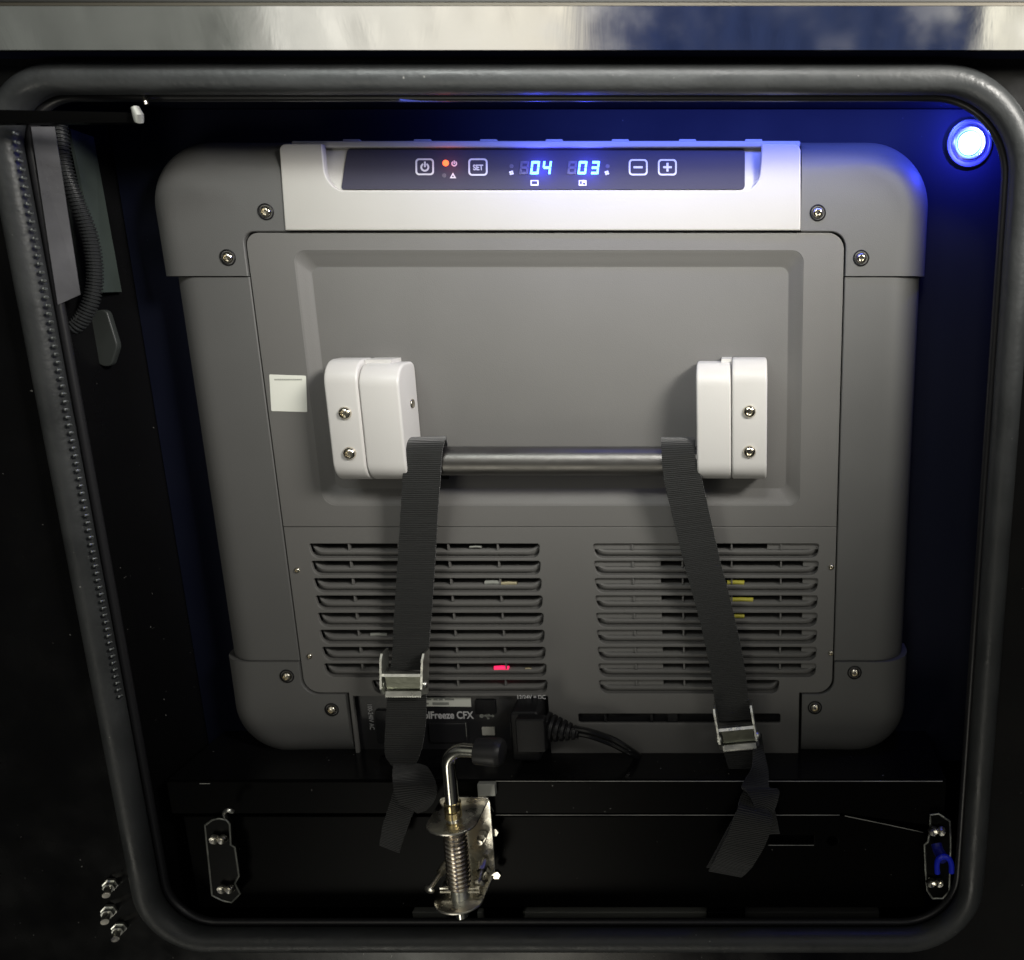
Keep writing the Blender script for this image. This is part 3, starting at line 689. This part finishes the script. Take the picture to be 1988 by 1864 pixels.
# ================================================================= POWER CABLE
pc = thing('power_cable', 'black twin-core power cable with ribbed plug fitted into the bottom of the fridge', 'power cable')
mb = MB(); a = W(1002,1372,-.002); b = W(1062,1452,-.002)
me = platemesh(rect(a.x, b.z, b.x, W(1000,1358,-.002).z, .004), (), .010, .002, 3)
for q in me.vertices: x, y, z = q.co; q.co = (x, -.010-z, y)
mb.mesh_of(me)
me = platemesh(rect(W(1006,1400,-.02).x, W(1006,1450,-.02).z, W(1062,1400,-.02).x, W(1006,1386,-.02).z, .002), (), .003, .001, 3)
for q in me.vertices: x, y, z = q.co; q.co = (x, -.0245-z, y)
mb.mesh_of(me)
mb.build('plug', M['dark'], pc)
ra = W(1060,1412,-.012); rb_ = W(1124,1424,-.014); path = []; rad = []
for k in range(49):
    t = k/48; path.append(ra.lerp(rb_, t)); base = .0125*(1-t)+.0048*t
    rad.append(base*(1 if (k % 8) < 5 else .72))
mb = MB(); mb.tube(path, rad, 20); mb.build('strain_relief', M['dark'], pc, ang=30)
cable_m = mat('cable_pvc', (.01,.01,.01), .16, spec=.7)
for dv, rr_ in ((-4, .0024),(5, .0024)):
    p = crom([W(1112,1418+dv,-.014), W(1145,1424+dv,-.016), W(1190,1440+dv*1.1,-.016), W(1225,1460+dv*.8,-.012), W(1250,1475+dv*.3,.004), W(1262,1483,.02)], 8)
    mb = MB(); mb.tube(p, rr_, 10); mb.build('cord', cable_m, pc)

# ================================================================= LED BUTTON
lb = thing('push_button', 'round metal push button glowing blue on the panel right of the fridge top', 'button')
c = W(1881, 279, YP-.001)
mb = MB(); mb.lathe(c, (0,-1,0), [(0,.0168),(.0012,.0168),(.0022,.0162),(.0022,.0148),(.0012,.0145),(.0012,.0128),(.0030,.0120),(.0034,.0110),(.0026,.0094),(.0004,.0086)], 48)
mb.build('bezel', mat('bezel_metal', (.6,.6,.6), .3, 1), lb)
mb = MB(); mb.lathe(c, (0,-1,0), [(.0006,.0082),(.0034,.0080),(.0044,.0070),(.0050,.005),(.0052,.00001)], 32); mb.build('lens', M['ledw'], lb)
plight('button_glow', c+Vector((.002,-.022,0)), .34, (.035,.045,1), 0)
plight('button_glow_far', c+Vector((-.010,-.034,.022)), .10, (.06,.10,1), 0)

gl = area('blue_fill_strip', W(1330, 196, -.036), W(1330, 250, .035), .36, .012, .34, (.12,.18,1), 170)  # unseen blue strip added under the seal to light the partition
# ================================================================= SLIDE TRAY BELOW THE FRIDGE
YT = -.040
sld = thing('fridge_slide', 'black steel slide tray carrying the fridge, with a slotted front crossmember', 'slide tray')
zt1 = W(1000,1517,YT).z; zt2 = W(1000,1580,YT).z; x0 = W(330,1560,YT).x; x1 = W(1835,1560,YT).x
mb = MB(); mb.box((x0, YT+.003, zt1-.002), (x1, .85, zt1)); mb.build('tray', M['black'], sld, smooth=False)
lip = rpoly([(x0, zt1-.0005, .001), (x1, zt1-.0005, .001), (x1, zt2-.012, .002), (W(1640,1583,YT).x, zt2, .004), (W(965,1583,YT).x, zt2,.003), (x0, zt2,.001)], 4)
edge = mat('tray_edge', (.003,.003,.003), .28, spec=.03, dust=1)
plate('front_lip', lip, YT, edge, sld, e=.0012, b=.0006, res=3)
Yc_ = YT+.006; czt = W(1000,1585,Yc_).z; czb = W(1000,1762,Yc_).z
h1 = rect(W(1492,1640,Yc_).x, W(1000,1641,Yc_).z, W(1580,1640,Yc_).x, W(1000,1622,Yc_).z, .0005)
hc = W(1616,1633,Yc_); h2 = [(hc.x+.0045*math.cos(k*math.pi/12), hc.z+.0045*math.sin(k*math.pi/12)) for k in range(24)]
cxr = W(1795,1616,Yc_)
co = [(x0+.004, czb), (x1-.01, czb), (x1-.01, W(1000,1622,Yc_).z), (cxr.x, cxr.z), (W(1720,1600,Yc_).x, W(1720,1600,Yc_).z), (W(1640,1583,Yc_).x, czt), (x0+.004, czt)]
plate('crossmember', co, Yc_, edge, sld, holes=[h1, h2], e=.0012, b=.0006, res=3)
mb = MB(); mb.box((x0+.006, Yc_+.012, czb), (x1-.012, Yc_+.014, czt-.002)); mb.build('inner_plate', M['black'], sld, smooth=False)
glint_mat = mat('edge_glint', (.34,.34,.32), .4, .6, var=.9, vscale=40)  # pale colour for highlights drawn as thin tubes along the tray edges
def glintline(pts, Y, r=.00035):
    mb = MB(); mb.tube([W(u, v, Y) for u, v in pts], r, 6); mb.build('tray_edge', glint_mat, sld)
glintline([(962,1516.8),(1400,1516.8),(1830,1516.8)], YT-.0002)
glintline([(962,1582.5),(1300,1582.5),(1630,1582.5)], YT-.0002)
glintline([(1640,1584),(1720,1600.5),(1792,1616)], Yc_-.0002)
glintline([(388,1521.5),(408,1521.5)], YT-.0002)
glintline([(1492,1641),(1580,1641)], Yc_-.0002, .0003)
glintline([(958,1575),(950,1560),(936,1557),(915,1557)], YT-.0004)
# aluminium rails on the compartment floor
rail = thing('floor_rail', 'dull grey aluminium rail lying across the compartment floor behind the lower seal', 'rail')
YA = -.018
def pbox(name, u0,v0,u1,v1,Y,t,m,parent,b=.0004):
    A_ = XZ(u0,v0,Y); B_ = XZ(u1,v1,Y); return plate(name, rect(A_[0],B_[1],B_[0],A_[1],.0006), Y, M[m] if isinstance(m,str) else m, parent, e=t/2, b=b)
pbox('rail_face', 1018,1771,1372,1794,YA,.006,'alu',rail); pbox('rail_face', 1446,1771,1706,1794,YA,.006,'guard',rail)
pbox('end_cap', 1014,1770,1019,1796,YA-.001,.004,'chrome',rail); pbox('rail_face', 800,1771,868,1794,YA,.006,'alu',rail)
pbox('end_cap', 926,1771,938,1794,YA-.001,.004,'alu',rail); pbox('rail_stop', 1374,1771,1444,1806,YA-.01,.006,'black',rail)
spc = tag(pbox('spacer_block', 926,1523,962,1546,YT-.004,.004,'alu',None), 'small grey spacer block on the tray edge just right of the latch rod', 'block')

# ================================================================= SPRING LATCH
la = thing('spring_latch', 'shiny zinc spring bolt latch with L-shaped rod and black knob, in front of the tray', 'latch')
YL = -.068; YW = -.046       # bolt axis and back plate
ax0 = W(880,1590,YL); ax1 = W(896,1748,YL); axx = (ax0.x+ax1.x)/2
zf1 = W(890,1592,YL).z; zf2 = W(895,1742,YL).z
bw = .0185
bp = rpoly([(axx-bw, zf2+.000, .003), (axx+bw+.002, zf2+.000, .008), (axx+bw+.002, zf1+.004, .005), (axx-bw, zf1+.004, .003)], 6)
plate('back_plate', bp, YW, M['zinc'], la, e=.0008, b=.0004)
def flange(z, y_out, nm):
    prof = [(axx-bw, YW+.001)] + [(axx - bw*math.cos(t)*1.0, YL-.004 - (y_out)*math.sin(t)) for t in [math.pi*k/18 for k in range(19)]] + [(axx+bw, YW+.001)]
    me = platemesh(prof, (), .0004, .0005, 2)
    for q in me.vertices: x, y, zz = q.co; q.co = (x, y, z+zz)
    mb = MB(); mb.mesh_of(me); mb.build(nm, M['zinc'], la)
flange(zf1, .014, 'top_flange'); flange(zf2, .014, 'bottom_flange')
# L shaped rod
cx = axx; rk = W(884,1452,YL); kn0 = W(918,1452,YL-.004)
zc_ = rk.z
rod = [Vector((cx, YL, zf2-.016)), Vector((cx, YL, zf1)), Vector((cx, YL, zc_-.018))]
for k in range(1, 13):
    t = k/12*math.pi/2; rod.append(Vector((cx+.0135*(1-math.cos(t)), YL-.002*t, zc_-.0135+.0135*math.sin(t))))
rod.append(Vector((cx+.030, YL-.005, zc_)))
rod = [rod[0], rod[1]] + [rod[1].lerp(rod[2], k/6) for k in range(1,7)] + rod[3:]
mb = MB(); mb.tube(rod, .0049, 24); mb.build('rod', mat('rod_steel', (.8,.78,.70), .18, 1, bump=.15, bscale=120), la)
for dz in (.006, .0125):
    mb = MB(); mb.lathe((cx, YL, zf1+dz), (0,0,1), [(-.0028,.0049),(-.0028,.0062),(.0022,.0062),(.0028,.0055),(.0028,.0049)], 24); mb.build('collar', mat('collar_brass', (.8,.66,.36), .2, 1), la)
mb = MB(); prof = [(0,.0049),(0,.0088),(.0006,.0094),(.0150,.0103),(.0172,.0100),(.0195,.0085),(.0208,.005),(.0212,.00001)]
mb.lathe((cx+.0225, YL-.0045, zc_), (1,-.08,0), prof, 32); mb.build('knob', M['knob'], la)
# spring
pts = []; turns = 15
for k in range(turns*20+1):
    q = 2*math.pi*k/20; t = k/(turns*20); pts.append(Vector((cx+.0070*math.cos(q), YL+.0070*math.sin(q), zf1-.003-(zf1-zf2-.014)*t)))
mb = MB(); mb.tube(pts, .0019, 10); mb.build('spring', mat('spring_steel', (.74,.66,.55), .25, 1), la)
mb = MB(); mb.lathe((cx, YL, zf2+.005), (0,0,1), [(-.004,.0049),(-.004,.0068),(.004,.0068),(.004,.0049)], 24); mb.build('collar', M['chrome'], la)
mb = MB(); mb.box((cx-.015, YL-.001, zf2+.0045), (cx+.015, YL+.001, zf2+.0060)); mb.box((cx-.015, YL-.001, zf2+.0078), (cx+.015, YL+.001, zf2+.0090)); mb.build('cross_pin', M['zinc'], la, smooth=False)
def hexbolt(name, p, d, r, ln, parent, m='zinc'):
    mb = MB(); p = Vector(p); d = Vector(d).normalized()
    mb.lathe(p, d, [(0,.00001),(0,r),(ln*.5,r)], 6); mb.tube([p+d*ln*.4, p+d*ln], r*.55, 12)
    mb.lathe(p+d*ln, d, [(0,r*.55),(0,r*1.25),(.0012,r*1.2),(.0022,r*.8),(.0025,.00001)], 16)
    return mb.build(name, M[m], parent)
hexbolt('bolt', (cx-.0135, YW-.001, W(0,1665,YW).z), (-.35,-.9,-.35), .0036, .026, la)
hexbolt('bolt', (cx+.0125, YW-.001, W(0,1668,YW).z), (.05,-.9,-.35), .0036, .018, la)
for u, v in ((938,1620),(942,1690)):
    p = W(u, v, YW-.001); mb = MB(); mb.tube([p, p+Vector((0,-.005,0))], .0038, 6); mb.tube([p, p+Vector((0,-.009,-.001))], [.0022,.0022], 12); mb.build('nut', M['zinc'], la, ang=30)
for u, v in ((961,1612),(965,1695)):
    p = W(u, v, YW+.006); mb = MB(); mb.tube([p, p+Vector((.0,-.003,0))], .0035, 6); mb.build('nut', M['zinc'], la, ang=30)

# ================================================================= MOUNT PLATES AND BOLTS AT THE TRAY ENDS
def mount(label, outline, bolts, Y, grp='tray end plates'):
    t = thing('mounting_plate', label, 'bracket', grp)
    P_ = [XZ(u, v, Y) for u, v in outline]
    plate('plate_body', P_, Y, mat('plate_paint', (.004,.004,.004), .3, spec=.1), t, e=.0015, b=.0008, res=3)
    # pale rim, its glints put into the colour
    path = [Vector((p[0], Y-.0006, p[1])) for p in P_]; mb = MB()
    mb.closed_tube([Vector((p.x, Y, p.y)) for p in densify([(q.x, q.z) for q in path], .004)], .0008, 6)
    mb.build('rim_glint', mat('glint_steel', (.35,.36,.33), .35, .8, bump=.8, bscale=300, var=.9, vscale=70), t)
    for u, v in bolts:
        p = W(u, v, Y-.002); mb = MB(); mb.lathe(p+Vector((-.003,0,0)), (0,-1,0), [(0,.0042),(.001,.0042),(.0028,.0034),(.0022,.002),(.0018,.00001)], 6)
        mb.lathe(p+Vector((.0035,0,0)), (0,-1,0), [(0,.0036),(.001,.0036),(.0035,.0026),(.003,.0016),(.002,.00001)], 12)
        mb.build('bolt', M['zinc'], t, ang=30)
    return t
mount('narrow steel mounting plate with painted rim glints at the left end of the tray', [(398,1602),(412,1592),(426,1589),(440,1592),(446,1600),(448,1640),(456,1645),(464,1700),(456,1715),(466,1735),(450,1752),(432,1748),(412,1738)], ((425,1628),(440,1724)), YT-.004)
mount('narrow steel mounting plate with blue hook at the right end of the tray', [(1806,1582),(1822,1580),(1844,1594),(1846,1640),(1843,1730),(1830,1744),(1810,1744),(1800,1728),(1797,1690),(1795,1640),(1802,1634),(1806,1610)], ((1818,1612),(1814,1712)), YT-.004)
hk = thing('blue_hook', 'small blue plastic-sleeved fork terminal hanging on the right mounting plate', 'cable terminal')
mb = MB(); mb.tube(crom([W(1818,1638,YT-.008), W(1822,1652,YT-.012), W(1832,1668,YT-.02)], 5), [.0042]*11, 12); mb.build('sleeve', mat('blue_sleeve', (.01,.015,.22), .4), hk)
mb = MB(); fp = [(1820,1695),(1819,1680),(1822,1668),(1832,1663),(1842,1667),(1847,1678),(1847,1694)]
mb.tube(crom([W(u, v, YT-.022) for u, v in fp], 6), .0021, 10); mb.build('fork', M['blue'], hk)
plight('none', (0,0,0), 0, (1,1,1)); bpy.data.objects.remove(bpy.data.objects['none'])
# loose glint clip above left plate
cl = MB(); cl.tube(crom([W(438,1588,YT-.01), W(436,1577,YT-.014), W(444,1573,YT-.016), W(452,1576,YT-.014)], 5), .0016, 8)
tag(cl.build('wire_clip', M['chrome'], None), 'tiny bright wire clip above the left mounting plate', 'clip')
YO = YS+.004
for (u, v, r, lab) in ((215,1717,.0044,'topmost'),(212,1768,.0046,'middle'),(232,1801,.0044,'lowest')):
    t = thing('panel_bolt', lab+' of the three bright bolts on the panel left of the lower seal corner', 'bolt', 'bolts left of the seal')
    p = W(u, v, YO); mb = MB(); mb.lathe(p, (.3,-1,-.1), [(-.001,r*1.25),(.0012,r*1.25),(.0014,r),(.0045,r),(.005,r*.7),(.005,.00001)], 6); mb.build('bolt_head', M['chrome'], t, ang=30)
    mb = MB(); mb.tube([p+Vector((.001,-.004,0)), p+Vector((.0045,-.011,-.001))], r*.62, 12); mb.build('bolt_shank', M['zinc'], t, ang=40)

# ================================================================= UPPER LEFT: PLATES, LOOM, ARM
def quadplate(name, q, Y0, Y1, m, lab, cat, th=.002):
    """q px corners TL TR BR BL; left edge at depth Y0, right edge at Y1"""
    f = [W(*q[0], Y0), W(*q[1], Y1), W(*q[2], Y1), W(*q[3], Y0)]
    n = (f[1]-f[0]).cross(f[3]-f[0]).normalized()
    if n.y < 0: n = -n
    n_ = 12; mb = MB(); mb.prism(f, [p+n*th for p in f]); o = mb.build(name, m, None, smooth=False); tag(o, lab, cat); return o
quadplate('inner_bracket', [(60,246),(106,246),(156,572),(112,592)], -.050, -.044, mat('plate_sheen', (.13,.13,.14), .35, .3, bump=.5, bscale=70, var=.6, vscale=22, rvar=.15), 'metal plate with a painted pale reflection between the seal and the corrugated hose', 'plate')  # pale tone stands for light mirrored in this plate
quadplate('inner_bracket', [(130,250),(176,266),(231,567),(196,568)], -.008, .015, mat('plate_green', (.10,.125,.115), .35, .4, bump=.4, bscale=60, var=.4, vscale=25), 'dark greenish metal plate with a bright right edge behind the corrugated hose', 'plate')
eb = MB(); eb.tube([W(176,268,.013), W(204,418,.013), W(231,567,.013)], .0006, 6); o = eb.build('plate_edge', M['chrome'], None); o.parent = [x for x in bpy.data.objects if x.name.startswith('inner_bracket')][1]
lp_ = crom([W(112,225,-.03), W(117,270,-.032), W(126,330,-.032), W(148,390,-.030), W(170,445,-.026), W(181,495,-.024), W(184,545,-.024), W(175,590,-.026), W(152,628,-.028), W(124,640,-.03)], 16)
lpp = resample([tuple(p) for p in lp_], 330) if False else lp_
def resample3(P, n):
    L_ = [0]
    for i in range(1, len(P)): L_.append(L_[-1]+(P[i]-P[i-1]).length)
    out = []; i = 1
    for k in range(n):
        t = L_[-1]*k/(n-1)
        while i < len(P)-1 and L_[i] < t: i += 1
        out.append(P[i-1].lerp(P[i], (t-L_[i-1])/max(1e-9, L_[i]-L_[i-1])))
    return out
lq = resample3(lp_, 260)
mb = MB(); mb.tube(lq, [.0052 if (k % 4) in (0,1) else .0041 for k in range(260)], 16)
tag(mb.build('corrugated_hose', M['loom'], None, ang=20), 'black corrugated cable hose curving down inside the left of the opening', 'hose')
mb = MB(); ft = rpoly([(*XZ(172,605,-.012),.003),(*XZ(206,600,-.012),.004),(*XZ(228,672,-.012),.01),(*XZ(214,716,-.012),.012),(*XZ(184,706,-.012),.01)], 8)
tag(plate('cable_tab', ft, -.012, mat('tab_grey', (.04,.045,.042), .4, bump=.4, bscale=60), None, e=.0015, b=.001), 'rounded grey tab hanging below the corrugated hose', 'tab')
arm = thing('support_arm', 'black horizontal metal arm ending in a small pin under the top seal at the left', 'arm')
mb = MB(); za = W(100,214,-.075); 
f = [W(-60,212,-.085), W(246,218,-.06), W(268,226,-.058), W(262,238,-.058), W(-60,240,-.085)]
mb.prism(f, [p+Vector((0,.006,0)) for p in f]); mb.build('arm_bar', edge, arm, smooth=False)
mb = MB(); mb.tube([W(262,208,-.062), W(268,222,-.062), W(270,236,-.060)], [.0022,.003,.0026], 12); mb.build('pin', M['alu'], arm)
mb = MB(); mb.tube([W(279,184,-.05), W(283,196,-.052), W(285,203,-.052)], .0014, 8); mb.build('pin', M['steel'], arm)
